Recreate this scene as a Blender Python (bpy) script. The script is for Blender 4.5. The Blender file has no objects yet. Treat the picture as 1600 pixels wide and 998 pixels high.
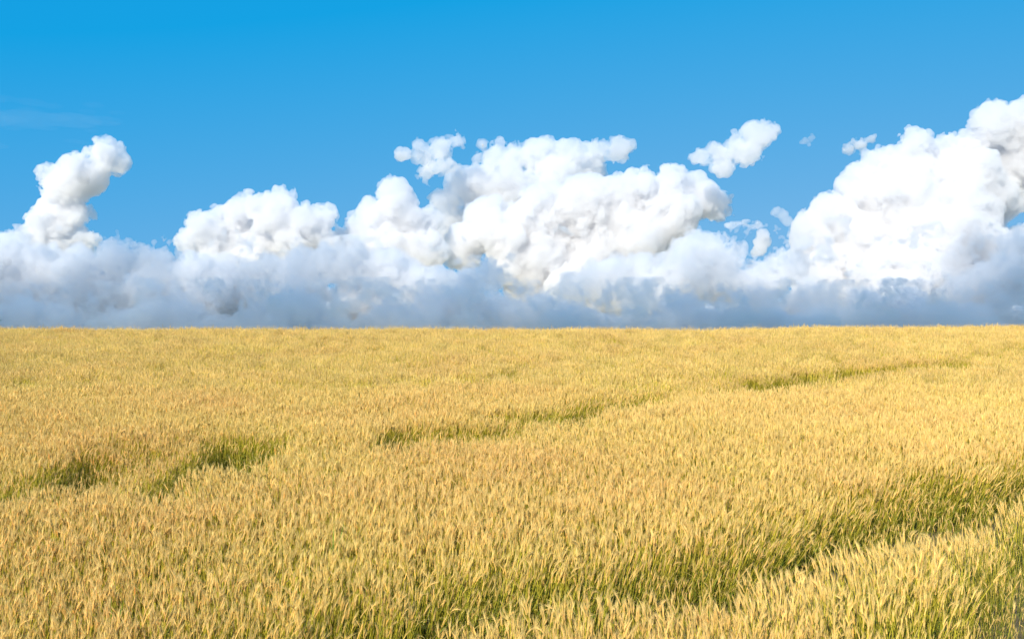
import bpy, math, random
import numpy as np
from mathutils import Vector, Matrix

scene = bpy.context.scene
COL = scene.collection
rng = np.random.default_rng(7)
random.seed(7)

# ------------------------------------------------------------------ camera
F = 1556.0                      # focal length in photograph pixels (1600 wide)
HORIZON = 526.0                 # row of the true horizon
PITCH = math.atan((HORIZON - 499.0) / F)
cam_d = bpy.data.cameras.new("camera")
cam_d.sensor_width = 36.0
cam_d.lens = 36.0 * F / 1600.0
cam_d.clip_start = 0.1
cam_d.clip_end = 120000.0
cam = bpy.data.objects.new("camera", cam_d)
COL.objects.link(cam)
cam.location = (0, 0, 0)
cam.rotation_euler = (math.radians(90) + PITCH, 0, 0)
scene.camera = cam

# ------------------------------------------------------------------ sky, sun, exposure
SUN_EL = 30.0
SUN_DIR = Vector((-0.42, -0.84, 0.0)).normalized() * math.cos(math.radians(SUN_EL))
SUN_DIR.z = math.sin(math.radians(SUN_EL))
world = bpy.data.worlds.new("World")
scene.world = world
world.use_nodes = True
wn, wl = world.node_tree.nodes, world.node_tree.links
bg = wn["Background"]
sky = wn.new("ShaderNodeTexSky")
sky.sky_type = 'NISHITA'
sky.sun_disc = False
sky.sun_elevation = math.radians(SUN_EL)
sky.sun_rotation = math.atan2(SUN_DIR.x, SUN_DIR.y)
sky.altitude = 200.0
sky.air_density = 0.8
sky.dust_density = 0.0
sky.ozone_density = 3.0
tcw = wn.new("ShaderNodeTexCoord")           # the clear upper sky only: the pale horizon band lies behind the clouds
lift = wn.new("ShaderNodeVectorMath"); lift.operation = 'ADD'; lift.inputs[1].default_value = (0, 0, 0.30)
nrm = wn.new("ShaderNodeVectorMath"); nrm.operation = 'NORMALIZE'
wl.new(tcw.outputs['Generated'], lift.inputs[0]); wl.new(lift.outputs[0], nrm.inputs[0]); wl.new(nrm.outputs[0], sky.inputs['Vector'])
grade = wn.new("ShaderNodeVectorMath"); grade.operation = 'MULTIPLY_ADD'     # deep azure of the photograph
grade.inputs[1].default_value = (1.65, 0.58, 0.10)
grade.inputs[2].default_value = (-1.13, 1.07, 3.66)
floor_ = wn.new("ShaderNodeVectorMath"); floor_.operation = 'MAXIMUM'; floor_.inputs[1].default_value = (0.04, 0.04, 0.04)
wl.new(sky.outputs[0], grade.inputs[0]); wl.new(grade.outputs[0], floor_.inputs[0]); wl.new(floor_.outputs[0], bg.inputs['Color'])
bg.inputs['Strength'].default_value = 0.126

sun_d = bpy.data.lights.new("sun", 'SUN')
sun_d.energy = 5.0
sun_d.angle = math.radians(0.5)
sun_d.color = (1.0, 0.91, 0.77)
sun = bpy.data.objects.new("sun", sun_d)
COL.objects.link(sun)
sun.rotation_euler = SUN_DIR.to_track_quat('Z', 'Y').to_euler()

vs = scene.view_settings
vs.view_transform = 'Standard'
vs.look = 'None'
vs.exposure = 0.65
vs.gamma = 1.0
vs.use_curve_mapping = False
cy = scene.cycles
cy.use_denoising = True
cy.max_bounces = 16
cy.diffuse_bounces = 6
cy.transmission_bounces = 6
cy.transparent_max_bounces = 16
cy.volume_bounces = 12
cy.caustics_reflective = False
cy.caustics_refractive = False
cy.use_adaptive_sampling = True
cy.adaptive_threshold = 0.01


# ------------------------------------------------------------------ helpers
def tag(o, label=None, cat=None, group=None, kind=None):
    if label: o['label'] = label
    if cat: o['category'] = cat
    if group: o['group'] = group
    if kind: o['kind'] = kind
    return o


def mesh_from(name, v, faces, mats=(), cols=None, smooth=False, mat_idx=None):
    """numpy verts, list/array of faces (all tris or all quads arrays, or a list of both)"""
    me = bpy.data.meshes.new(name)
    v = np.asarray(v, np.float32)
    groups = faces if isinstance(faces, list) else [faces]
    groups = [np.asarray(g, np.int32) for g in groups if len(g)]
    me.vertices.add(len(v))
    me.vertices.foreach_set("co", v.ravel())
    loops = np.concatenate([g.ravel() for g in groups])
    totals = np.concatenate([np.full(len(g), g.shape[1], np.int32) for g in groups])
    starts = np.concatenate([[0], np.cumsum(totals)[:-1]]).astype(np.int32)
    me.loops.add(len(loops))
    me.loops.foreach_set("vertex_index", loops)
    me.polygons.add(len(totals))
    me.polygons.foreach_set("loop_start", starts)
    try:
        me.polygons.foreach_set("loop_total", totals)
    except Exception:
        pass
    if mat_idx is not None:
        me.polygons.foreach_set("material_index", np.asarray(mat_idx, np.int32))
    me.polygons.foreach_set("use_smooth", np.full(len(totals), smooth, bool))
    for m in mats:
        me.materials.append(m)
    if cols is not None:
        a = me.color_attributes.new("col", 'FLOAT_COLOR', 'POINT')
        c = np.ones((len(v), 4), np.float32)
        c[:, :3] = cols
        a.data.foreach_set("color", c.ravel())
    me.update(calc_edges=True)
    me.validate()
    return me


def link(name, me, parent=None):
    o = bpy.data.objects.new(name, me)
    COL.objects.link(o)
    if parent is not None:
        o.parent = parent
    return o


def new_mat(name):
    m = bpy.data.materials.new(name)
    m.use_nodes = True
    m.node_tree.nodes.clear()
    out = m.node_tree.nodes.new("ShaderNodeOutputMaterial")
    return m, m.node_tree.nodes, m.node_tree.links, out


def smoothstep(a, b, x):
    t = np.clip((x - a) / (b - a), 0, 1)
    return t * t * (3 - 2 * t)


class Noise2:
    def __init__(self, seed):
        self.g = np.random.default_rng(seed).uniform(-1, 1, (256, 256)).astype(np.float32)

    def __call__(self, x, y, scale):
        x = np.asarray(x) / scale + 1000.3
        y = np.asarray(y) / scale + 1000.7
        i, j = np.floor(x).astype(int), np.floor(y).astype(int)
        u, w = x - i, y - j
        u, w = u * u * (3 - 2 * u), w * w * (3 - 2 * w)
        g = self.g
        a, b = g[i % 256, j % 256], g[(i + 1) % 256, j % 256]
        c, d = g[i % 256, (j + 1) % 256], g[(i + 1) % 256, (j + 1) % 256]
        return (a * (1 - u) + b * u) * (1 - w) + (c * (1 - u) + d * u) * w


# ------------------------------------------------------------------ the lie of the land
H0, SLOPE = 2.92, 0.0655
CROP = 0.92                     # height of the crop
nz_land = Noise2(3)


def z_top(x, y):
    """height of the tops of the wheat"""
    x, y = np.asarray(x, float), np.asarray(y, float)
    z = -H0 + SLOPE * y - 0.004 * np.clip(y - 44.5, 0, 60) ** 2 - 0.48 * np.clip(y - 104.5, 0, None)
    z = z + 0.20 * smoothstep(6, 30, x) * np.clip(y / 55, 0, 1.3)
    z = z + 0.05 * nz_land(x, y, 6.0) * smoothstep(10, 25, y)
    return np.maximum(z, -30.0)


def z_ground(x, y):
    return z_top(x, y) - CROP


xs = np.concatenate([-np.geomspace(40000, 60, 24), np.arange(-58, 58.1, 2.0), np.geomspace(60, 40000, 24)])
ys = np.concatenate([-np.geomspace(40000, 40, 20), np.arange(-36, 150.1, 2.0), np.geomspace(155, 60000, 30)])
X, Y = np.meshgrid(xs, ys, indexing='xy')
Z = z_ground(X, np.maximum(Y, -20))
gv = np.stack([X, Y, Z], -1).reshape(-1, 3)
nx, ny = len(xs), len(ys)
ii = (np.arange(ny - 1)[:, None] * nx + np.arange(nx - 1)[None, :]).ravel()
gq = np.stack([ii, ii + 1, ii + nx + 1, ii + nx], 1)
gm, n, l, out = new_mat("soil")
bs = n.new("ShaderNodeBsdfPrincipled"); bs.inputs['Roughness'].default_value = 1.0
tc = n.new("ShaderNodeTexCoord")
nt = n.new("ShaderNodeTexNoise"); nt.inputs['Scale'].default_value = 2.5; nt.inputs['Detail'].default_value = 8
cr = n.new("ShaderNodeValToRGB")
cr.color_ramp.elements[0].position = 0.35; cr.color_ramp.elements[0].color = (0.055, 0.042, 0.025, 1)
cr.color_ramp.elements[1].position = 0.7; cr.color_ramp.elements[1].color = (0.13, 0.10, 0.05, 1)
bp = n.new("ShaderNodeBump"); bp.inputs['Strength'].default_value = 0.8; bp.inputs['Distance'].default_value = 0.05
l.new(tc.outputs['Object'], nt.inputs['Vector']); l.new(nt.outputs['Fac'], cr.inputs['Fac'])
l.new(nt.outputs['Fac'], bp.inputs['Height']); l.new(bp.outputs[0], bs.inputs['Normal'])
# beyond the field, unseen: patches of ripe field, made pale to bounce light up
sx = n.new("ShaderNodeSeparateXYZ"); l.new(tc.outputs['Object'], sx.inputs[0])
fr = n.new("ShaderNodeMapRange"); fr.inputs['From Min'].default_value = 130; fr.inputs['From Max'].default_value = 170
l.new(sx.outputs['Y'], fr.inputs['Value'])
vo = n.new("ShaderNodeTexVoronoi"); vo.inputs['Scale'].default_value = 0.004; l.new(tc.outputs['Object'], vo.inputs['Vector'])
sp_ = n.new("ShaderNodeSeparateXYZ"); l.new(vo.outputs['Color'], sp_.inputs[0])
cf = n.new("ShaderNodeValToRGB"); cf.color_ramp.interpolation = 'CONSTANT'
cf.color_ramp.elements[0].color = (0.50, 0.38, 0.18, 1); cf.color_ramp.elements[1].color = (0.42, 0.34, 0.17, 1); cf.color_ramp.elements[1].position = 0.5
e_ = cf.color_ramp.elements.new(0.82); e_.color = (0.12, 0.20, 0.05, 1)
l.new(sp_.outputs[0], cf.inputs['Fac'])
mxc = n.new("ShaderNodeMixRGB"); l.new(fr.outputs[0], mxc.inputs[0]); l.new(cr.outputs[0], mxc.inputs[1]); l.new(cf.outputs[0], mxc.inputs[2])
l.new(mxc.outputs[0], bs.inputs['Base Color']); l.new(bs.outputs[0], out.inputs['Surface'])
ground = link("ground", mesh_from("ground", gv, gq, [gm], smooth=True))
tag(ground, "brown soil of the rising field under the ripe wheat", "ground", kind="structure")

# ------------------------------------------------------------------ clouds
cm_core, n, l, out = new_mat("cloud_core")
d = n.new("ShaderNodeBsdfDiffuse"); d.inputs['Color'].default_value = (0.48, 0.49, 0.52, 1)
l.new(d.outputs[0], out.inputs['Surface'])


def halo_mat(name, density):
    m, n, l, out = new_mat(name)
    p = n.new("ShaderNodeVolumePrincipled")
    p.inputs['Color'].default_value = (0.932, 0.938, 0.955, 1)
    p.inputs['Density'].default_value = density
    p.inputs['Anisotropy'].default_value = 0.2
    l.new(p.outputs[0], out.inputs['Volume'])
    return m


def interp_matrix(nv, spacing, off):
    """cubic B-spline weights from a random lattice to nv samples"""
    t = np.arange(nv) / spacing + off
    i = np.floor(t).astype(int)
    u = t - i
    m = int(i.max()) + 4
    W = np.zeros((nv, m), np.float32)
    r = np.arange(nv)
    W[r, i] = (1 - u) ** 3 / 6
    W[r, i + 1] = (3 * u ** 3 - 6 * u ** 2 + 4) / 6
    W[r, i + 2] = (-3 * u ** 3 + 3 * u ** 2 + 3 * u + 1) / 6
    W[r, i + 3] = u ** 3 / 6
    return W


def grid_noise(shape, spacing, r):
    W = [interp_matrix(s, spacing, r.uniform(0, 1)) for s in shape]
    g = r.normal(0, 1.6, [w.shape[1] for w in W]).astype(np.float32)
    g = np.tensordot(W[0], g, (1, 0))
    g = np.tensordot(W[1], g, (1, 1)).transpose(1, 0, 2)
    g = np.tensordot(g, W[2], (2, 1))
    return g


def surface_nets(f):
    """f < 0 inside; returns vertices (grid units) and quads"""
    s = f < 0
    c = np.zeros(tuple(k - 1 for k in f.shape), np.int8)
    for a in (0, 1):
        for b in (0, 1):
            for e in (0, 1):
                c += s[a:f.shape[0] - 1 + a, b:f.shape[1] - 1 + b, e:f.shape[2] - 1 + e]
    act = np.argwhere((c > 0) & (c < 8))
    idx = np.full(c.shape, -1, np.int32)
    idx[act[:, 0], act[:, 1], act[:, 2]] = np.arange(len(act))
    corners = np.array([(a, b, e) for a in (0, 1) for b in (0, 1) for e in (0, 1)])
    val = [f[act[:, 0] + k[0], act[:, 1] + k[1], act[:, 2] + k[2]] for k in corners]
    acc = np.zeros((len(act), 3), np.float32)
    cnt = np.zeros(len(act), np.float32)
    for i in range(8):
        for j in range(i + 1, 8):
            if np.abs(corners[i] - corners[j]).sum() != 1:
                continue
            hit = (val[i] < 0) != (val[j] < 0)
            den = np.where(hit, val[i] - val[j], 1)
            t = np.where(hit, val[i] / den, 0)
            p = corners[i][None, :] + t[:, None] * (corners[j] - corners[i])[None, :]
            acc += p * hit[:, None]
            cnt += hit
    v = act + acc / cnt[:, None]
    quads = []
    for ax in range(3):
        sl0 = [slice(None)] * 3; sl1 = [slice(None)] * 3
        sl0[ax] = slice(0, -1); sl1[ax] = slice(1, None)
        a, b = s[tuple(sl0)], s[tuple(sl1)]
        e = np.argwhere(a != b)
        o1, o2 = [k for k in range(3) if k != ax]
        ok = (e[:, o1] > 0) & (e[:, o2] > 0) & (e[:, o1] < f.shape[o1] - 1) & (e[:, o2] < f.shape[o2] - 1)
        e = e[ok]
        inside = a[e[:, 0], e[:, 1], e[:, 2]]

        def cell(d1, d2):
            q = e.copy(); q[:, o1] -= d1; q[:, o2] -= d2
            return idx[q[:, 0], q[:, 1], q[:, 2]]
        q = np.stack([cell(1, 1), cell(0, 1), cell(0, 0), cell(1, 0)], 1)
        flip = inside if ax != 1 else ~inside
        q[~flip] = q[~flip][:, ::-1]
        quads.append(q)
    return v, np.concatenate(quads)


def drop_crumbs(v, q, least):
    """leave out loose islands of fewer than LEAST vertices"""
    lab = np.arange(len(v))
    while True:
        mn = lab[q].min(1)
        new = lab.copy()
        for c in range(4):
            np.minimum.at(new, q[:, c], mn)
        new = new[new]
        new = new[new]
        if (new == lab).all():
            break
        lab = new
    size = np.bincount(lab, minlength=len(v))
    keep = size[lab] >= min(least, size.max())
    new_i = np.cumsum(keep) - 1
    q = q[keep[q[:, 0]]]
    return v[keep], new_i[q]


def px_dir(px, py):
    """direction of a photograph pixel in the world (y forward = 1)"""
    a = Vector(((px - 800.0) / F, 1.0, -(py - 499.0) / F))
    a = Matrix.Rotation(PITCH, 3, 'X') @ a
    return a / a.y


def grow(circles, dist, seed, kids=(14, 7), squash=1.0, spread=0.5, up=0.35):
    """lumps on lumps on lumps, cauliflower-wise: returns [x, y, z, radius] in metres"""
    r = np.random.default_rng(seed)
    m = dist / F
    lv0 = []
    for c in circles:
        d_ = px_dir(c[0], c[1])
        off = c[3] * m if len(c) > 3 else r.uniform(-spread, spread) * c[2] * m
        p = np.array(d_) * (dist + off)
        lv0.append((p[0], p[1], p[2], c[2] * m * 0.79))
    allS = list(lv0)
    cur = lv0
    for k, nk in enumerate(kids):
        nxt = []
        for (x, y, z, R) in cur:
            for _ in range(nk):
                dv = r.normal(0, 1, 3)
                dv /= np.linalg.norm(dv)
                dv[2] += up * r.uniform(0, 1)
                dv[1] -= 0.25
                dv /= np.linalg.norm(dv)
                rr = R * r.uniform(0.26, 0.5)
                q = np.array((x, y, z)) + dv * (R * r.uniform(0.82, 1.02) - 0.25 * rr)
                nxt.append((q[0], q[1], q[2], rr))
        allS += nxt
        cur = nxt
    return np.array(allS, np.float32)


def make_cloud(circles, dist, seed, label, core=24.0, halo=3.5, density=0.095, wisp=1.0, rough=1.0, vox=1.6, base=None,
               kids=(14, 7), group=None, up=0.35, spread=0.5, sq=1.0, keep=120):
    """circles: (px, py, radius) in photograph pixels; core, halo, vox in photograph pixels at that distance"""
    m = dist / F
    S = grow(circles, dist, seed, kids=kids, up=up, spread=spread)
    r = np.random.default_rng(seed + 99)
    h = vox * m
    pad = (halo + 6) * m
    lo = (S[:, :3] - S[:, 3:4]).min(0) - pad
    hi = (S[:, :3] + S[:, 3:4]).max(0) + pad
    if base is not None:
        lo[2] = max(lo[2], base - 3 * h)
    shape = tuple(int(k) for k in np.ceil((hi - lo) / h) + 1)
    f = np.full(shape, 12 * m, np.float32)
    ax = [lo[k] + h * np.arange(shape[k], dtype=np.float32) for k in range(3)]
    for x, y, z, R in S:
        b = []
        for k, cpos in enumerate((x, y, z)):
            i0 = max(0, int((cpos - R - 8 * m - lo[k]) / h))
            i1 = min(shape[k], int((cpos + R + 8 * m - lo[k]) / h) + 2)
            b.append((i0, i1))
        if any(i1 <= i0 for i0, i1 in b):
            continue
        gx = (ax[0][b[0][0]:b[0][1]] - x) ** 2
        gy = (ax[1][b[1][0]:b[1][1]] - y) ** 2
        gz = ((ax[2][b[2][0]:b[2][1]] - z) * sq) ** 2
        dd = np.sqrt(gx[:, None, None] + gy[None, :, None] + gz[None, None, :]) - R
        sub = f[b[0][0]:b[0][1], b[1][0]:b[1][1], b[2][0]:b[2][1]]
        np.minimum(sub, dd, out=sub)
    # fractal roughness: billows (|n|) at large scale, plain noise at the finest
    sm = f                                          # fill the sharp creases between lumps
    for k in range(3):
        w = 4
        pw = [(0, 0)] * 3; pw[k] = (w + 1, w)
        cs = np.cumsum(np.pad(sm, pw, mode='edge'), axis=k, dtype=np.float64)
        nn_ = shape[k]
        sm = ((np.take(cs, range(2 * w + 1, 2 * w + 1 + nn_), axis=k) - np.take(cs, range(0, nn_), axis=k)) / (2 * w + 1)).astype(np.float32)
    f = np.minimum(f, sm + 0.3 * m)
    f_in = f.copy()
    calm = 1 - smoothstep(2.5, 7.5, f / m)          # no crumbs adrift away from the lumps
    for sp, am in ((24, 6.5), (13, 5.5), (7, 4.8), (3.8, 4.0), (2.3, 3.3)):
        nn = grid_noise(shape, sp * 1.6 / vox, r)
        bump = (am * rough * m) * calm * (np.abs(nn) * 1.2 - 0.55 + 0.15 * nn)
        f -= bump
        f_in -= bump * (1.0 if sp > 10 else 0.3)
    wn_ = grid_noise(shape, 16 * 1.6 / vox, r) * 0.6 + grid_noise(shape, 6 * 1.6 / vox, r) * 0.6 + grid_noise(shape, 2.6 * 1.6 / vox, r) * 0.7
    fh = f - (halo + wisp * 2.0 * wn_) * m
    fc = f_in + core * m
    if base is not None:
        bz = (base - ax[2])[None, None, :]
        fh = np.maximum(fh, bz); fc = np.maximum(fc, bz + 2 * h)
    for g_ in (fh, fc):
        for k in range(3):
            sl = [slice(None)] * 3
            for e in (0, -1):
                sl[k] = e
                g_[tuple(sl)] = 1.0
    fh = np.minimum(fh, fc + 0.6 * h)       # the haze always wraps the core
    V, Q, MI = [], [], []
    nv = 0
    for g_, mi in ((fc, 0), (fh, 1)):
        v, q = surface_nets(g_)
        if not len(q):
            continue
        if keep:
            v, q = drop_crumbs(v, q, keep)
        V.append(v * h + lo); Q.append(q + nv); MI.append(np.full(len(q), mi, np.int32))
        nv += len(v)
    mh = halo_mat("cloud_vapour", density / m)
    v = np.concatenate(V)
    org = v.mean(0)
    me = mesh_from("cloud", v - org, np.concatenate(Q), [cm_core, mh], smooth=True, mat_idx=np.concatenate(MI))
    o = link("cloud", me)
    o.location = org
    tag(o, label, "cloud", group=group)
    return o


FAR, MID, NEAR = 17000.0, 15000.0, 13000.0
EXEC_CLOUDS = True
if EXEC_CLOUDS:
    make_cloud([(160, 246, 30), (185, 256, 20), (125, 272, 34), (178, 234, 16), (100, 295, 38), (78, 278, 22), (92, 330, 38), (75, 355, 42),
                (120, 335, 26), (55, 375, 34), (130, 378, 24), (150, 372, 16), (85, 395, 40), (148, 280, 22)],
               FAR, 1, "tall leaning white cloud column with a hooked top, standing alone left of the others", keep=500)
    make_cloud([(322, 360, 38), (300, 380, 26), (372, 352, 42), (425, 335, 40), (440, 312, 20), (385, 320, 20), (485, 352, 36), (505, 345, 26),
                (460, 385, 42), (400, 395, 45), (340, 400, 40), (515, 380, 24)],
               MID + 800, 2, "white double-humped cauliflower cloud between the leaning column and the tall peak", keep=500)
    make_cloud([(610, 300, 26), (618, 322, 36), (585, 340, 34), (640, 350, 40), (565, 362, 34), (600, 385, 55), (540, 385, 30), (660, 392, 40),
                (670, 345, 22)],
               MID + 1200, 3, "narrow white cloud peak rising beside the small pale puff")
    make_cloud([(688, 236, 22), (712, 220, 14), (668, 250, 20), (690, 256, 18), (652, 230, 11), (664, 274, 13), (712, 256, 11)],
               MID + 2500, 4, "small pale ragged cloud puff floating just above the white peak", core=24, halo=3.0, density=0.06, wisp=2.4, rough=1.1)
    make_cloud([(626, 243, 9), (634, 240, 6)], MID + 2500, 41, "tiny faint cloud wisp left beside the small ragged puff", core=30, halo=2, density=0.12, wisp=1.2, rough=0.5)
    make_cloud([(790, 258, 38), (840, 248, 34), (890, 246, 30), (930, 240, 24), (968, 232, 20), (740, 295, 42), (700, 318, 30), (800, 300, 50),
                (870, 280, 40), (920, 268, 30), (700, 345, 32), (680, 370, 26), (985, 228, 8), (740, 345, 40)],
               FAR + 1500, 5, "broad greyish white cloud shelf behind and above the largest bright cloud", core=26, halo=3, density=0.07, wisp=1.8, rough=1.1)
    make_cloud([(850, 345, 60), (920, 325, 58), (990, 310, 50), (1045, 300, 42), (1090, 312, 40), (1120, 322, 26), (860, 400, 70), (790, 370, 50),
                (930, 400, 80), (1000, 370, 60), (1045, 345, 50), (830, 450, 50), (900, 460, 60), (730, 385, 36), (760, 340, 34), (720, 405, 22),
                (800, 420, 34), (960, 450, 50), (1040, 268, 14), (1060, 280, 22)],
               MID + 1500, 6, "largest bright white cloud in the middle, bulging out to a blunt point")
    make_cloud([(1182, 212, 28), (1200, 205, 18), (1150, 230, 26), (1125, 238, 24), (1165, 240, 22), (1100, 245, 14), (1130, 260, 16), (1085, 248, 9)],
               MID + 500, 7, "small detached white cloud with a rounded end hanging in clear blue sky", core=24, halo=2.5, density=0.07, wisp=2.0, rough=1.1)
    make_cloud([(1270, 370, 40), (1260, 355, 24), (1300, 340, 44), (1340, 300, 44), (1380, 265, 40), (1430, 240, 40), (1480, 238, 34), (1510, 240, 36),
                (1560, 200, 46), (1572, 255, 44), (1615, 250, 50), (1560, 310, 44), (1605, 395, 50), (1490, 370, 80, -60), (1440, 340, 70, -30), (1545, 420, 60, -80), (1600, 200, 50), (1640, 210, 60), (1420, 320, 90), (1500, 310, 80), (1340, 400, 80), (1450, 410, 90, -50), (1440, 440, 70, -90), (1490, 440, 60, -95), (1380, 440, 60, -70),
                (1530, 380, 50), (1580, 290, 40), (1620, 280, 40), (1290, 440, 60), (1400, 470, 70, -90), (1500, 465, 60, -100), (1250, 400, 16), (1540, 180, 20)],
               MID, 8, "huge white cauliflower cloud towering at the right side of the sky")
    make_cloud([(1345, 226, 14), (1325, 233, 9), (1362, 219, 7)], MID + 2000, 9, "thin pale cloud scrap beside the shoulder of the huge right cloud", core=30, halo=3.0, density=0.10, wisp=1.6, rough=0.8, keep=300)
    make_cloud([(1192, 372, 13), (1188, 395, 12), (1180, 410, 10)], MID + 1500, 10, "tiny upright cloud puff in the blue gap before the huge right cloud", core=30, halo=2.5, density=0.13, wisp=1.8, rough=0.7, keep=300)
    make_cloud([(1270, 216, 5), (1282, 212, 6), (1258, 222, 4), (1264, 226, 4)], MID + 2000, 18, "faintest small shred of cloud between the detached white cloud and the huge right one", core=40, halo=2.5, density=0.05, wisp=1.6, rough=0.6, keep=300)
    make_cloud([(1195, 338, 6), (1210, 330, 7), (1222, 336, 6), (1230, 345, 4)], MID - 1500, 19, "faint curl of cloud just above the tiny upright puff", core=40, halo=2.5, density=0.05, wisp=1.6, rough=0.6, keep=300)
    make_cloud([(755, 228, 9), (762, 240, 7), (748, 246, 8)], MID + 2600, 20, "faint bluish cloud shred between the small ragged puff and the greyish shelf", core=5, halo=2.0, density=0.06, wisp=1.4, rough=0.6)
    make_cloud([(-30, 184, 70), (40, 186, 70), (110, 188, 60), (160, 189, 40)], FAR + 9000, 21, "faint thin veil of high cloud, a pale streak in the blue above the leaning column", core=60, halo=1.0, density=0.0006, wisp=0.6, rough=0.3, kids=(6,), sq=7.0, vox=2.4)
    # shaded low banks in front
    make_cloud([(10, 410, 40), (60, 420, 40), (40, 460, 60), (120, 425, 36), (180, 410, 28), (215, 408, 24), (250, 412, 24), (300, 425, 32), (345, 430, 30),
                (150, 465, 50), (240, 460, 50), (330, 470, 50), (-40, 430, 60), (-20, 480, 60), (90, 495, 40), (200, 500, 40), (300, 505, 40)],
               NEAR, 11, "low grey blue cloud bank under the leaning column, in shade", vox=1.9, wisp=2.6, rough=0.75, core=26, halo=6, density=0.06)
    make_cloud([(385, 440, 30), (420, 420, 28), (470, 425, 34), (510, 415, 30), (550, 420, 36), (600, 425, 36), (400, 475, 40), (470, 470, 45), (560, 475, 50),
                (640, 430, 30), (660, 450, 34), (690, 440, 22), (660, 480, 36), (620, 415, 22), (705, 465, 20), (490, 505, 40), (600, 505, 40)],
               NEAR + 200, 12, "low pale grey cloud bank below the double-humped cloud and the white peak", vox=1.9, wisp=2.6, rough=0.75, core=26, halo=6, density=0.06)
    make_cloud([(735, 440, 26), (760, 430, 18), (775, 445, 14), (730, 470, 34), (770, 480, 26), (700, 490, 30), (790, 475, 14)],
               NEAR - 600, 13, "dark blue grey cloud lump in shade before the largest bright cloud", vox=1.8, wisp=2.6, rough=0.75, core=26, halo=6, density=0.06)
    make_cloud([(900, 455, 28), (930, 440, 30), (965, 430, 30), (1000, 425, 30), (1040, 430, 34), (1080, 400, 32), (1110, 400, 30), (1140, 410, 26), (1070, 440, 44),
                (1130, 440, 40), (960, 465, 30), (1010, 465, 34), (1160, 445, 30), (1085, 378, 16), (1150, 392, 14), (1200, 435, 34), (1230, 420, 22)],
               NEAR + 400, 14, "lumpy half-shaded grey cloud between the largest bright cloud and the huge right one", keep=500, vox=1.8, wisp=2.6, rough=0.75, core=26, halo=6, density=0.06)
    make_cloud([(1180, 480, 36), (1260, 475, 36), (1340, 480, 34), (1420, 480, 32), (1500, 470, 36), (1560, 440, 40), (1600, 430, 44), (1640, 440, 50), (1580, 385, 22),
                (1600, 380, 26), (1220, 505, 40), (1380, 505, 40), (1540, 500, 40)],
               NEAR, 15, "low blue grey cloud bank under the huge right cloud", vox=1.9, wisp=2.6, rough=0.75, core=26, halo=6, density=0.06)
    make_cloud([(x, 512 + 4 * math.sin(x * 0.05), 42 + 16 * math.sin(x * 0.031)) for x in range(-100, 1720, 40)],
               NEAR - 900, 16, "long thin slate blue cloud layer lying along the whole horizon", vox=2.2, kids=(9, 4), sq=2.6, core=30, halo=8, density=0.04, wisp=3.0, rough=0.5, keep=2000)
    make_cloud([(x, 500 + 6 * math.sin(x * 0.043), 44 + 14 * math.sin(x * 0.023 + 1)) for x in range(-100, 1720, 44)],
               FAR + 4000, 17, "pale distant cloud layer showing in slits behind the low grey banks", vox=2.6, kids=(9, 4), sq=2.0, core=8, halo=4, density=0.12, wisp=2.0, rough=0.6, keep=2000)
    # unseen cloud sheet added above the frame to cast shade on the low banks
    zs = 6000.0
    r_ = np.random.default_rng(5)
    S = []
    far_edge = 13000 - (zs - 1050) * abs(SUN_DIR.y) / SUN_DIR.z
    shx = SUN_DIR.x / SUN_DIR.z * (zs - 500)
    for x in np.arange(-9500, 9500, 420.0):
        edge = far_edge + 500 * math.sin(x * 0.0011) + 450 * math.sin(x * 0.0027 + 1) + 350 * math.sin(x * 0.0061 + 2)
        for yy in np.arange(edge - 4200, edge, 420.0):
            S.append((x + shx + r_.uniform(-150, 150), yy + r_.uniform(-120, 120), zs + r_.uniform(-120, 120), r_.uniform(300, 420)))
    V, Q = [], []
    nv = 0
    f = None
    S = np.array(S, np.float32)
    h = 75.0
    lo = S[:, :3].min(0) - 700; hi = S[:, :3].max(0) + 700
    shape = tuple(int(k) for k in np.ceil((hi - lo) / h) + 1)
    f = np.full(shape, 300, np.float32)
    ax = [lo[k] + h * np.arange(shape[k], dtype=np.float32) for k in range(3)]
    for x, y, z, R in S:
        b = [(max(0, int((c - R - 300 - lo[k]) / h)), min(shape[k], int((c + R + 300 - lo[k]) / h) + 2)) for k, c in enumerate((x, y, z))]
        dd = np.sqrt(((ax[0][b[0][0]:b[0][1]] - x) ** 2)[:, None, None] + ((ax[1][b[1][0]:b[1][1]] - y) ** 2)[None, :, None] + ((ax[2][b[2][0]:b[2][1]] - z) ** 2)[None, None, :] * 2.0) - R
        sub = f[b[0][0]:b[0][1], b[1][0]:b[1][1], b[2][0]:b[2][1]]
        np.minimum(sub, dd, out=sub)
    f += grid_noise(shape, 9, r_) * 230 + grid_noise(shape, 4, r_) * 110 - 350 * (1 - smoothstep(far_edge - 1800, far_edge - 900, ax[1]))[None, :, None]
    for k in range(3):
        sl = [slice(None)] * 3
        for e in (0, -1):
            sl[k] = e
            f[tuple(sl)] = 1.0
    v, q = surface_nets(f)
    v = v * h + lo
    org = v.mean(0)
    o = link("cloud", mesh_from("cloud", v - org, q, [halo_mat("shade_sheet_vapour", 0.00072)], smooth=True)); o.location = org
    tag(o, "unseen high cloud sheet added above the view to shade the low banks", "cloud")

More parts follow.
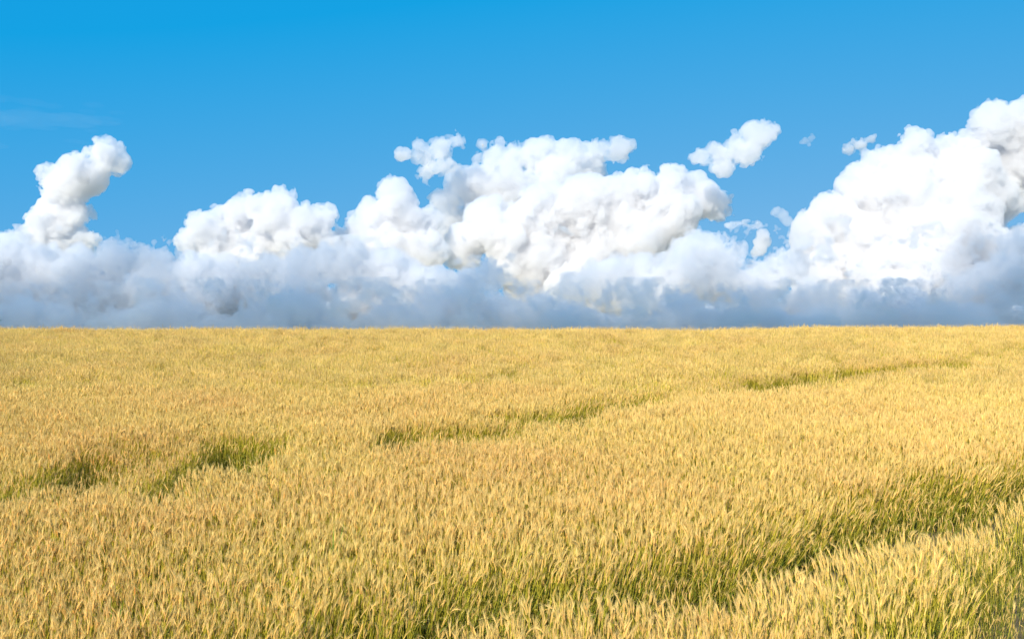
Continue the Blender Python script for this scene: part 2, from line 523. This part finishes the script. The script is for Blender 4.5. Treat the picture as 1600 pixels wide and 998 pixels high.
# ------------------------------------------------------------------ wheat
wm, n, l, out = new_mat("wheat")
at = n.new("ShaderNodeVertexColor"); at.layer_name = "col"
oi = n.new("ShaderNodeObjectInfo")
geo = n.new("ShaderNodeNewGeometry")
nt = n.new("ShaderNodeTexNoise"); nt.inputs['Scale'].default_value = 0.35; nt.inputs['Detail'].default_value = 3
l.new(geo.outputs['Position'], nt.inputs['Vector'])
hs = n.new("ShaderNodeHueSaturation")
mr = n.new("ShaderNodeMapRange"); mr.inputs['To Min'].default_value = 0.80; mr.inputs['To Max'].default_value = 1.18
l.new(oi.outputs['Random'], mr.inputs['Value']); l.new(mr.outputs[0], hs.inputs['Value'])
mh_ = n.new("ShaderNodeMapRange"); mh_.inputs['From Min'].default_value = 0.3; mh_.inputs['From Max'].default_value = 0.7
mh_.inputs['To Min'].default_value = 0.498; mh_.inputs['To Max'].default_value = 0.512
l.new(nt.outputs['Fac'], mh_.inputs['Value']); l.new(mh_.outputs[0], hs.inputs['Hue'])
l.new(at.outputs['Color'], hs.inputs['Color'])
df = n.new("ShaderNodeBsdfPrincipled"); df.inputs['Roughness'].default_value = 0.55
df.inputs['Specular IOR Level'].default_value = 0.25
tr = n.new("ShaderNodeBsdfTranslucent")
mx = n.new("ShaderNodeMixShader"); mx.inputs[0].default_value = 0.30
l.new(hs.outputs[0], df.inputs['Base Color']); l.new(hs.outputs[0], tr.inputs['Color'])
l.new(df.outputs[0], mx.inputs[1]); l.new(tr.outputs[0], mx.inputs[2]); l.new(mx.outputs[0], out.inputs['Surface'])

EAR = np.array((0.85, 0.57, 0.175)); AWN = np.array((0.88, 0.62, 0.24))
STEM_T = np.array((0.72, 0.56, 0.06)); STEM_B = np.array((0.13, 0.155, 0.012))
LEAF_G = np.array((0.15, 0.19, 0.015)); LEAF_D = np.array((0.60, 0.44, 0.13))


class Part:
    def __init__(self): self.v, self.t, self.c = [], [], []

    def add(self, v, t, c):
        k = len(self.v)
        self.v += [tuple(p) for p in v]
        self.t += [tuple(i + k for i in f) for f in t]
        self.c += [tuple(q) for q in c]

    def tube(self, pts, rad, sides, cols, closed=True):
        pts = [np.array(p, float) for p in pts]
        V, T, C = [], [], []
        for i, p in enumerate(pts):
            d = pts[min(i + 1, len(pts) - 1)] - pts[max(i - 1, 0)]
            d /= np.linalg.norm(d) + 1e-9
            a = np.cross(d, (0.13, 0.97, 0.2)); a /= np.linalg.norm(a) + 1e-9
            b = np.cross(d, a)
            for s in range(sides):
                an = 2 * math.pi * s / sides
                rr = rad[i] if not isinstance(rad[i], tuple) else None
                ra, rb = (rr, rr) if rr is not None else rad[i]
                V.append(p + a * ra * math.cos(an) + b * rb * math.sin(an)); C.append(cols[i])
        for i in range(len(pts) - 1):
            for s in range(sides):
                q = [i * sides + s, i * sides + (s + 1) % sides, (i + 1) * sides + (s + 1) % sides, (i + 1) * sides + s]
                T += [(q[0], q[1], q[2]), (q[0], q[2], q[3])]
        self.add(V, T, C)

    def ribbon(self, pts, w, side, cols):
        V, C, T = [], [], []
        for p, ww, c in zip(pts, w, cols):
            V += [np.array(p) - np.array(side) * ww / 2, np.array(p) + np.array(side) * ww / 2]; C += [c, c]
        for i in range(len(pts) - 1):
            T += [(2 * i, 2 * i + 1, 2 * i + 3), (2 * i, 2 * i + 3, 2 * i + 2)]
        self.add(V, T, C)

    def mesh(self, name): return mesh_from(name, np.array(self.v), np.array(self.t), [wm], np.array(self.c))


def wheat_parts(seed, lod=0, green=False, height=None, nod=None, lean=0.0):
    r = random.Random(seed)
    stem, ear, awns, leaves = Part(), Part(), Part(), []
    H = height or r.uniform(0.78, 0.90)
    tint = r.uniform(0.85, 1.12) * (1.0 if lod == 0 else 0.88)  # far clumps coloured darker in place of the inner shade they lack
    yg = r.uniform(0, 1) ** 1.5 * (0.6 if not green else 1.6)            # greener individuals
    e_col = (EAR * (1 - 0.35 * yg) + np.array((0.40, 0.40, 0.06)) * 0.35 * yg) * tint
    a_col = (AWN * (1 - 0.3 * yg) + np.array((0.45, 0.45, 0.08)) * 0.3 * yg) * tint
    st = STEM_T * (1 - 0.5 * yg) + np.array((0.22, 0.30, 0.03)) * 0.5 * yg
    az = r.uniform(0, 2 * math.pi)
    dx, dy = math.cos(az), math.sin(az)
    bend = r.uniform(0.02, 0.09) + lean
    nod = (r.uniform(0.0, 0.32) if r.random() < 0.85 else r.uniform(0.4, 0.9)) if nod is None else nod
    ns = 5 if lod == 0 else 2
    P = []
    for i in range(ns + 1):
        t = i / ns
        P.append(np.array((dx * bend * t * t, dy * bend * t * t, H * t * (1 - 0.06 * bend * t))))
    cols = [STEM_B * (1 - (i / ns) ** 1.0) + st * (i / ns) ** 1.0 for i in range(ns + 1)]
    sr = 0.0021 if lod == 0 else 0.0030
    stem.tube(P, [sr * 1.15] * ns + [sr * 0.7], 3, cols)
    # ear
    d0 = P[-1] - P[-2]; d0 /= np.linalg.norm(d0)
    L = r.uniform(0.065, 0.09)
    n_r = 9 if lod == 0 else 3
    E, p, ang = [P[-1]], P[-1].copy(), math.acos(max(-1, min(1, d0[2])))
    dirs = []
    for i in range(n_r):
        ang_i = ang + nod * (i + 1) / n_r
        dv = np.array((dx * math.sin(ang_i), dy * math.sin(ang_i), math.cos(ang_i)))
        p = p + dv * L / n_r
        E.append(p.copy()); dirs.append(dv)
    if lod == 0:
        # two rows of spikelets, each a small keeled lozenge off the rachis, alternately left and right
        side = np.array((-dy, dx, 0.0))
        rr = [(0.0022, 0.0022)] + [(0.0042, 0.0032)] * (n_r - 1) + [(0.001, 0.001)]
        ear.tube(E, rr, 4, [e_col * 0.92] * (n_r + 1))
        for i in range(n_r):
            for sgn in (-1, 1):
                b0 = E[i] + side * sgn * 0.002
                tip = b0 + dirs[i] * 0.0155 + side * sgn * 0.0042
                mid = (b0 + tip) / 2 + side * sgn * 0.0032
                fr = np.cross(dirs[i], side) * 0.0034
                cc = e_col * r.uniform(0.9, 1.12)
                ear.add([b0, mid + fr, mid - fr, mid + side * sgn * 0.0022, tip],
                        [(0, 1, 3), (0, 3, 2), (1, 4, 3), (3, 4, 2), (0, 2, 1), (1, 2, 4)], [cc] * 5)
    else:
        ear.tube(E, [0.003, 0.0062, 0.0062, 0.002], 4, [e_col] * 4)
    na = 24 if lod == 0 else 5
    for k in range(na):
        i = r.randrange(1, n_r)
        b0 = E[i + 1] if i + 1 <= n_r else E[-1]
        sp = np.array((r.uniform(-1, 1), r.uniform(-1, 1), r.uniform(-0.3, 0.5))) * 0.24
        dv = dirs[i] + sp
        dv /= np.linalg.norm(dv)
        al = r.uniform(0.055, 0.095)
        sd = np.cross(dv, (r.uniform(-1, 1), r.uniform(-1, 1), 0.1)); sd /= np.linalg.norm(sd) + 1e-9
        w = 0.0014 if lod == 0 else 0.0030
        awns.add([b0 - sd * w, b0 + sd * w, b0 + dv * al], [(0, 1, 2)], [a_col] * 3)
    # leaves
    nl = (r.choice((2, 3)) if not green else 4) if lod == 0 else (1 if not green else 3)
    for k in range(nl):
        lf = Part()
        la = r.uniform(0, 2 * math.pi)
        ld = np.array((math.cos(la), math.sin(la), 0))
        sd = np.array((-ld[1], ld[0], r.uniform(-0.5, 0.5)))
        z0 = H * r.uniform(0.2, 0.72)
        ll = r.uniform(0.12, 0.24)
        t0 = z0 / H
        base_p = np.array((dx * bend * t0 * t0, dy * bend * t0 * t0, z0))
        up0 = r.uniform(0.7, 1.35); curl = r.uniform(0.6, 2.6)
        pp, q = [base_p], base_p.copy()
        m_ = 4 if lod == 0 else 2
        for i in range(m_):
            an = up0 - curl * (i + 0.5) / m_
            q = q + (ld * math.cos(an) + np.array((0, 0, 1)) * math.sin(an)) * ll / m_
            pp.append(q.copy())
        dry = r.random() < (0.35 if not green else 0.1)
        lc = (LEAF_D if dry else LEAF_G * r.uniform(0.8, 1.5)) * tint
        ww = np.interp(np.linspace(0, 1, m_ + 1), [0, 0.3, 1], [0.006, 0.010, 0.001]) * (1 if lod == 0 else 1.3)
        lf.ribbon(pp, ww, sd, [lc] * (m_ + 1))
        leaves.append(lf)
    return stem, ear, awns, leaves


def joined(seed, **kw):
    s, e, a, lv = wheat_parts(seed, **kw)
    P = Part()
    for q in (s, e, a, *lv):
        P.add(q.v, q.t, q.c)
    return P


N_STALK, N_GREEN, N_CLUMP = 28, 8, 14
protos = bpy.data.collections.new("wheat_kinds")      # never linked to the scene: only the crop draws from it
k = 0


def proto(part):
    global k
    o = bpy.data.objects.new("wheat_kind_%03d" % k, part.mesh("wheat_kind"))
    protos.objects.link(o)
    k += 1


for i in range(N_STALK):
    proto(joined(100 + i))
for i in range(N_GREEN):
    proto(joined(200 + i, green=True, height=0.45 + 0.035 * i))
for c in range(N_CLUMP):
    P = Part()
    r = random.Random(500 + c)
    for i in range(44):
        q = joined(5000 + c * 100 + i, lod=1, green=r.random() < 0.06, height=r.uniform(0.72, 0.92) if r.random() < 0.96 else r.uniform(0.95, 1.04))
        rad, an = 0.25 * math.sqrt(r.random()), r.uniform(0, 2 * math.pi)
        lx, ly = r.gauss(0, 0.06), r.gauss(0, 0.06)
        v = [(p[0] + rad * math.cos(an) + lx * p[2], p[1] + rad * math.sin(an) + ly * p[2], p[2]) for p in q.v]
        P.add(v, q.t, q.c)
    proto(P)

# tracks through the crop, as ground points in metres (middle of the gap)
TRACK_A = np.array([(-3.0, 6.6), (-1.4, 7.9), (0.2, 8.85), (1.6, 9.6), (3.2, 10.9), (4.6, 12.1), (6.4, 13.7), (8.6, 15.6), (14, 20), (22, 26)])
TRACK_B = np.array([(-11, 13.0), (-8.5, 13.6), (-6.4, 14.6), (-4.6, 15.9), (-2.6, 17.4), (-0.2, 19.0), (1.6, 21.3), (3.6, 23.4), (6.4, 26), (10.4, 29.2), (14.6, 32.6), (18.6, 36.6), (24, 42)])
EDGE = np.array([(-3, 5.0), (0.5, 6.5), (2.6, 7.6), (3.6, 8.7), (4.2, 9.7), (5.2, 11.0), (8, 14.0), (14, 16.5), (40, 36)])


def poly_dist(P, x, y):
    """signed distance (+ = far / left side) and along position"""
    best = np.full(x.shape, 1e9); sg = np.zeros(x.shape); al = np.zeros(x.shape)
    s0 = 0
    for a, b in zip(P[:-1], P[1:]):
        d = b - a; L = np.hypot(*d); d = d / L
        t = np.clip((x - a[0]) * d[0] + (y - a[1]) * d[1], 0, L)
        qx, qy = x - (a[0] + d[0] * t), y - (a[1] + d[1] * t)
        dd = np.hypot(qx, qy)
        m = dd < best
        best = np.where(m, dd, best)
        sg = np.where(m, np.sign(d[0] * qy - d[1] * qx), sg)
        al = np.where(m, s0 + t, al)
        s0 += L
    return best * sg, al


nA, nB, nC = Noise2(11), Noise2(12), Noise2(13)


def field_rules(x, y):
    """keep probability, height factor, greenness, lean x, lean y"""
    keep = np.ones_like(x); hf = 1 + 0.05 * nA(x, y, 2.2) + 0.03 * nB(x, y, 0.7)
    green = np.clip(0.10 + 0.25 * nC(x, y, 5.0), 0, 1) * 0.4
    green = np.clip(green + 0.07 * smoothstep(18, 9, y) + 0.2 * smoothstep(15, 9, y) * smoothstep(-4, 2, x), 0, 1)
    lx = 0.05 + 0.07 * nA(x, y, 3.0) + 0.08 * nB(x, y, 1.1)
    ly = 0.0 + 0.07 * nB(x + 50, y, 3.0) + 0.08 * nA(x + 50, y, 1.1)
    keep *= 1 - 0.22 * smoothstep(0.45, 0.8, nC(x, y, 1.6) + 0.3 * nA(x, y, 0.5))
    for P, w0, depth in ((TRACK_A, 0.98, 1.0), (TRACK_B, 1.05, 1.0)):
        sd, al = poly_dist(P, x, y)
        if P is TRACK_B:
            # the track comes and goes along its length
            strength = 0.38 + 0.75 * nA(al, al * 0 + 3.3, 2.3) + 0.4 * nB(al, al * 0 + 1.3, 0.8)
            strength = np.clip(strength, 0.0, 0.85)
            strength = np.where((x > -7.0) & (x < -5.7), np.clip(0.75 + 0.4 * nB(al, al * 0 + 1.3, 0.5), 0.4, 1), strength)
            strength = np.where((x > -5.7) & (x < -5.3), 0.3, strength)
            strength = np.where((x > -5.3) & (x < -3.9), 1.0, strength)
            strength = np.where((x > -3.7) & (x < -2.4), 0.05, strength)
            strength = np.where((x > 3.8) & (x < 6.0), np.minimum(strength, 0.15), strength)
            strength = np.where((x > 6.2) & (x < 10.3), np.maximum(strength, 0.85), strength)
            strength = np.where((x > 1.0) & (x < 3.7), np.maximum(strength, 0.95), strength)
        else:
            strength = np.clip(0.9 + 0.3 * nA(al, al * 0 + 7.7, 1.7), 0.4, 1)
        w = w0 * (0.8 + 0.6 * nB(x, y, 1.0) + 0.3 * nA(x, y, 0.45)) * np.where((P is TRACK_B) & (x < -3.8), 1.8, 1.0)
        inside = (1 - smoothstep(w * 0.6, w * 1.25, np.abs(sd))) * strength
        keep *= 1 - 0.982 * inside
        hf *= 1 - 0.38 * inside
        green = np.clip(green + 0.85 * inside, 0, 1)
        near = np.exp(-((np.abs(sd) - w) / 0.35) ** 2) * strength * (np.abs(sd) > w * 0.7)
        # stalks on the brink lean into the gap
        e = 0.02
        gx = (poly_dist(P, x + e, y)[0] - sd) / e; gy = (poly_dist(P, x, y + e)[0] - sd) / e
        lx -= np.sign(sd) * gx * near * 0.34; ly -= np.sign(sd) * gy * near * 0.34
    sd, al = poly_dist(EDGE, x, y)
    inn = smoothstep(-0.35, 0.3, sd + 0.25 * nB(x, y, 0.5))
    keep = keep * inn + 0.75 * (1 - inn)            # a grassy margin outside the crop, added to darken the sunlit soil
    hf = hf * inn + 0.38 * (1 - inn)
    green = np.where(inn < 0.35, 3.0, green)
    return keep, hf, green, lx, ly


def scatter(y0, y1, dens, margin):
    A = []
    y = y0
    while y < y1:
        w = 0.53 * (y + 0.5) + margin
        npt = rng.poisson(2 * w * 0.5 * dens)
        A.append(np.stack([rng.uniform(-w, w, npt), rng.uniform(y, y + 0.5, npt)], 1))
        y += 0.5
    return np.concatenate(A)


def euler_from(lx, ly, yaw):
    ang = np.hypot(lx, ly) + 1e-9
    ax_, ay_ = -ly / ang, lx / ang
    c, s = np.cos(ang), np.sin(ang)
    K = 1 - c
    R = np.zeros((len(lx), 3, 3))
    R[:, 0, 0] = c + ax_ * ax_ * K; R[:, 0, 1] = ax_ * ay_ * K; R[:, 0, 2] = ay_ * s
    R[:, 1, 0] = ax_ * ay_ * K; R[:, 1, 1] = c + ay_ * ay_ * K; R[:, 1, 2] = -ax_ * s
    R[:, 2, 0] = -ay_ * s; R[:, 2, 1] = ax_ * s; R[:, 2, 2] = c
    cy_, sy_ = np.cos(yaw), np.sin(yaw)
    Z = np.zeros_like(R); Z[:, 0, 0] = cy_; Z[:, 0, 1] = -sy_; Z[:, 1, 0] = sy_; Z[:, 1, 1] = cy_; Z[:, 2, 2] = 1
    R = R @ Z
    return np.stack([np.arctan2(R[:, 2, 1], R[:, 2, 2]), -np.arcsin(np.clip(R[:, 2, 0], -1, 1)), np.arctan2(R[:, 1, 0], R[:, 0, 0])], 1)


LOD_Y = 25.0
near = scatter(5.5, LOD_Y, 420, 2.5)
x, y = near.T
keep, hf, green, lx, ly = field_rules(x, y)
m = rng.random(len(x)) < keep
x, y, hf, green, lx, ly = (q[m] for q in (x, y, hf, green, lx, ly))
isg = rng.random(len(x)) < green * 0.62
idx = np.where(isg, N_STALK + rng.integers(0, N_GREEN, len(x)), rng.integers(0, N_STALK, len(x)))
scl = hf * np.where(rng.random(len(x)) < 0.015, 1.10, 1.0) * np.where(rng.random(len(x)) < 0.16, rng.uniform(0.62, 0.92, len(x)), 1.0) * rng.normal(1, 0.045, len(x))
lx = lx + rng.normal(0, 0.115, len(x)); ly = ly + rng.normal(0, 0.115, len(x))
eul = euler_from(lx, ly, rng.uniform(0, 2 * math.pi, len(x)))
pos = np.stack([x, y, z_ground(x, y)], 1)

# the stalks that show largest are objects of their own
proj = pos + np.stack([lx * 0.9, ly * 0.9, np.full(len(x), 0.9)], 1) * scl[:, None]
cP, sP = math.cos(PITCH), math.sin(PITCH)
dep = proj[:, 1] * cP + proj[:, 2] * sP
vv = 499 - F * (-proj[:, 1] * sP + proj[:, 2] * cP) / dep
uu = 800 + F * proj[:, 0] / dep
ok = (uu > 5) & (uu < 1595) & (vv > 700) & (vv < 985) & ~isg
order = np.argsort(np.where(ok, dep, 1e9))
single = order[:290]
single = single[ok[single]]
S_pos, S_eul, S_scl, S_idx = pos[single], eul[single], scl[single], idx[single]
rest = np.ones(len(x), bool); rest[single] = False
pos, eul, scl, idx = pos[rest], eul[rest], scl[rest], idx[rest]

farp = scatter(LOD_Y, 74, 7.5, 3.0)
x, y = farp.T
keep, hf, green, lx, ly = field_rules(x, y)
m = rng.random(len(x)) < np.clip(keep ** 2 * 1.05, 0, 1)
x, y, hf, lx, ly = (q[m] for q in (x, y, hf, lx, ly))
pos2 = np.stack([x, y, z_ground(x, y)], 1)
eul2 = euler_from(lx * 0.8 + rng.normal(0, 0.03, len(x)), ly * 0.8 + rng.normal(0, 0.03, len(x)), rng.uniform(0, 2 * math.pi, len(x)))
scl2 = hf * rng.normal(1, 0.04, len(x)) * np.where(rng.random(len(x)) < 0.03, 1.09, 1.0)
idx2 = N_STALK + N_GREEN + rng.integers(0, N_CLUMP, len(x))
pos = np.concatenate([pos, pos2]); eul = np.concatenate([eul, eul2]); scl = np.concatenate([scl, scl2]); idx = np.concatenate([idx, idx2])
print("wheat points", len(pos), "near", len(pos) - len(pos2))

me = bpy.data.meshes.new("wheat_crop")
me.vertices.add(len(pos))
me.vertices.foreach_set("co", pos.astype(np.float32).ravel())
a = me.attributes.new("eul", 'FLOAT_VECTOR', 'POINT'); a.data.foreach_set("vector", eul.astype(np.float32).ravel())
a = me.attributes.new("scl", 'FLOAT', 'POINT'); a.data.foreach_set("value", scl.astype(np.float32))
a = me.attributes.new("idx", 'INT', 'POINT'); a.data.foreach_set("value", idx.astype(np.int32))
crop = link("wheat_crop", me)
tag(crop, "ripe golden bearded wheat covering the whole rising field up to the crest", "wheat", kind="stuff")
ng = bpy.data.node_groups.new("sow", 'GeometryNodeTree')
ng.interface.new_socket("Geometry", in_out='INPUT', socket_type='NodeSocketGeometry')
ng.interface.new_socket("Geometry", in_out='OUTPUT', socket_type='NodeSocketGeometry')
N, Lk = ng.nodes, ng.links
gi, go = N.new("NodeGroupInput"), N.new("NodeGroupOutput")
ci = N.new("GeometryNodeCollectionInfo"); ci.inputs['Collection'].default_value = protos
ci.inputs['Separate Children'].default_value = True; ci.inputs['Reset Children'].default_value = True
iop = N.new("GeometryNodeInstanceOnPoints"); iop.inputs['Pick Instance'].default_value = True


def named(nm, t):
    q = N.new("GeometryNodeInputNamedAttribute"); q.data_type = t; q.inputs['Name'].default_value = nm
    return q.outputs['Attribute']


e2r = N.new("FunctionNodeEulerToRotation")
Lk.new(named("eul", 'FLOAT_VECTOR'), e2r.inputs[0])
Lk.new(e2r.outputs[0], iop.inputs['Rotation'])
Lk.new(named("scl", 'FLOAT'), iop.inputs['Scale'])
Lk.new(named("idx", 'INT'), iop.inputs['Instance Index'])
Lk.new(gi.outputs[0], iop.inputs['Points']); Lk.new(ci.outputs[0], iop.inputs['Instance'])
Lk.new(iop.outputs[0], go.inputs[0])
md = crop.modifiers.new("sow", 'NODES'); md.node_group = ng

# front stalks: stem, ear (> beard) and leaves are meshes of their own, shared between copies
cache = {}


def place_stalk(i, loc, eu, sc, label, group=None, name="wheat_stalk"):
    if i not in cache:
        s, e, aw, lv = wheat_parts(100 + i)
        cache[i] = (s.mesh("stem"), e.mesh("ear"), aw.mesh("beard"), [q.mesh("leaf") for q in lv])
    s, e, aw, lv = cache[i]
    t = bpy.data.objects.new(name, None); COL.objects.link(t)
    t.empty_display_size = 0.05
    t.location = loc; t.rotation_euler = eu; t.scale = (sc, sc, sc)
    tag(t, label, "wheat stalk", group=group)
    link("stem", s, t)
    eo = link("ear", e, t)
    link("beard", aw, eo)
    for q in lv:
        link("leaf", q, t)
    return t


for p_, e_, s_, i_ in zip(S_pos, S_eul, S_scl, S_idx):
    place_stalk(int(i_), p_, e_, s_, "golden bearded wheat stalk in the front rows along the bottom of the view", "wheat stalks of the front rows")

# stalks and blades that stand out by themselves
def y_of(py): return 4543.0 / (py - 424.0)


def stand(i, px, py_ear, yy, lean_right, sc, label):
    """a stalk whose ear is seen at (px, py_ear) when it stands yy metres off"""
    zt = (HORIZON - py_ear) / F * yy
    xt = (px - 800.0) / F * yy
    zb = float(z_ground(xt, yy))
    xb = xt - math.tan(lean_right) * (zt - zb)
    e = euler_from(np.array([math.tan(lean_right) * 0.999 if lean_right else 1e-4]) * lean_right / max(math.tan(lean_right), 1e-6), np.array([0.03]), np.array([0.6]))[0]
    place_stalk(i, (xb, yy, zb), e, sc * (zt - zb) / math.cos(lean_right) / 0.9, label)


stand(3, 1545, 905, 9.1, 0.58, 1.0, "pale straw stalk leaning steeply to the right across the dark stems by the field edge")
stand(9, 1588, 942, 8.7, 0.27, 1.0, "short pale stalk with a plump ear beside the steeply leaning straw")
stand(14, 1130, 884, 9.0, -0.62, 1.0, "long stalk bowed far out to the left over the green track")

gm2, n, l, out = new_mat("green_blade")
b_ = n.new("ShaderNodeBsdfPrincipled"); b_.inputs['Base Color'].default_value = (0.10, 0.27, 0.025, 1); b_.inputs['Roughness'].default_value = 0.45
t_ = n.new("ShaderNodeBsdfTranslucent"); t_.inputs['Color'].default_value = (0.16, 0.36, 0.03, 1)
m_ = n.new("ShaderNodeMixShader"); m_.inputs[0].default_value = 0.35
l.new(b_.outputs[0], m_.inputs[1]); l.new(t_.outputs[0], m_.inputs[2]); l.new(m_.outputs[0], out.inputs['Surface'])


def grass_tuft(px, py_top, yy, leans, label, length):
    xx = (px - 800.0) / F * yy
    zt = (HORIZON - py_top) / F * yy
    zb = float(z_ground(xx, yy))
    H = zt - zb
    t = bpy.data.objects.new("grass_tuft", None); COL.objects.link(t)
    t.location = (xx, yy, zb); t.empty_display_size = 0.05
    tag(t, label, "grass")
    for k, (ln, hh) in enumerate(leans):
        P = Part()
        pts, w = [], []
        for i in range(9):
            u = i / 8
            pts.append((ln * u ** 2.2 + 0.004 * k, 0.01 * k, H * hh * u * (1 - 0.05 * u)))
            w.append(0.018 * (1 - u ** 3) + 0.001 if u > 0.25 else 0.012)
        P.ribbon(pts, w, (0.9, -0.42, 0.1), [(1, 1, 1)] * 9)
        me_ = mesh_from("blade", np.array(P.v), np.array(P.t), [gm2])
        link("blade", me_, t)


grass_tuft(519, 800, 10.7, [(0.03, 1.0), (0.13, 0.97), (-0.02, 0.80)], "tall bright green grass tuft with two upright blades above the golden ears", 0.3)
grass_tuft(177, 922, 8.9, [(0.0, 1.0), (0.10, 0.97)], "small dark green grass shoot with a forked tip low among the golden ears", 0.2)

# a tree on the far slope, its crown just reaching over the crest at the left edge
bark, n, l, out = new_mat("bark")
b_ = n.new("ShaderNodeBsdfPrincipled"); b_.inputs['Base Color'].default_value = (0.09, 0.065, 0.045, 1); b_.inputs['Roughness'].default_value = 0.9
l.new(b_.outputs[0], out.inputs['Surface'])
leafm, n, l, out = new_mat("tree_leaves")
g_ = n.new("ShaderNodeNewGeometry"); cr = n.new("ShaderNodeValToRGB")
cr.color_ramp.elements[0].color = (0.022, 0.05, 0.012, 1); cr.color_ramp.elements[1].color = (0.06, 0.11, 0.02, 1)
b_ = n.new("ShaderNodeBsdfPrincipled"); b_.inputs['Roughness'].default_value = 0.6
l.new(g_.outputs['Random Per Island'], cr.inputs['Fac']); l.new(cr.outputs[0], b_.inputs['Base Color']); l.new(b_.outputs[0], out.inputs['Surface'])
tx, ty = -65.6, 120.0
tz = float(z_ground(tx, ty)); top = 2.0 - tz
tree = bpy.data.objects.new("tree", None); COL.objects.link(tree); tree.location = (tx, ty, tz)
tag(tree, "dark green tree crown just showing over the crest at the left edge", "tree")
T = Part()
T.tube([(0, 0, 0), (0.1, 0, top * 0.3), (0.0, 0.1, top * 0.6), (0.1, 0, top * 0.92)], [0.42, 0.32, 0.2, 0.05], 8, [(1, 1, 1)] * 4)
rt = np.random.default_rng(4)
tips = []
for i in range(14):
    a_ = rt.uniform(0, 6.28); z0 = top * rt.uniform(0.35, 0.8); rr = 3.6 * (1 - ((z0 / top) - 0.55) ** 2 * 2.2)
    tip = (rr * math.cos(a_), rr * math.sin(a_), z0 + top * 0.12)
    T.tube([(0, 0, z0), (tip[0] * 0.5, tip[1] * 0.5, z0 + top * 0.07), tip], [0.12, 0.08, 0.02], 5, [(1, 1, 1)] * 3)
    tips.append(tip)
tips.append((0, 0, top * 0.93))
link("trunk", mesh_from("trunk", np.array(T.v), np.array(T.t), [bark]), tree)
LV, LT = [], []
for i in range(9000):
    c_ = np.array(tips[rt.integers(len(tips))]) * np.array((0.8, 0.8, 1.0)) + rt.normal(0, 0.75, 3)
    u_ = rt.normal(0, 1, 3); u_ /= np.linalg.norm(u_); w_ = np.cross(u_, rt.normal(0, 1, 3)); w_ /= np.linalg.norm(w_)
    k_ = len(LV); s_ = rt.uniform(0.07, 0.13)
    LV += [c_ - u_ * s_, c_ + w_ * s_ * 0.5, c_ + u_ * s_, c_ - w_ * s_ * 0.5]; LT += [(k_, k_ + 1, k_ + 2), (k_, k_ + 2, k_ + 3)]
link("crown", mesh_from("crown", np.array(LV), np.array(LT), [leafm]), tree)
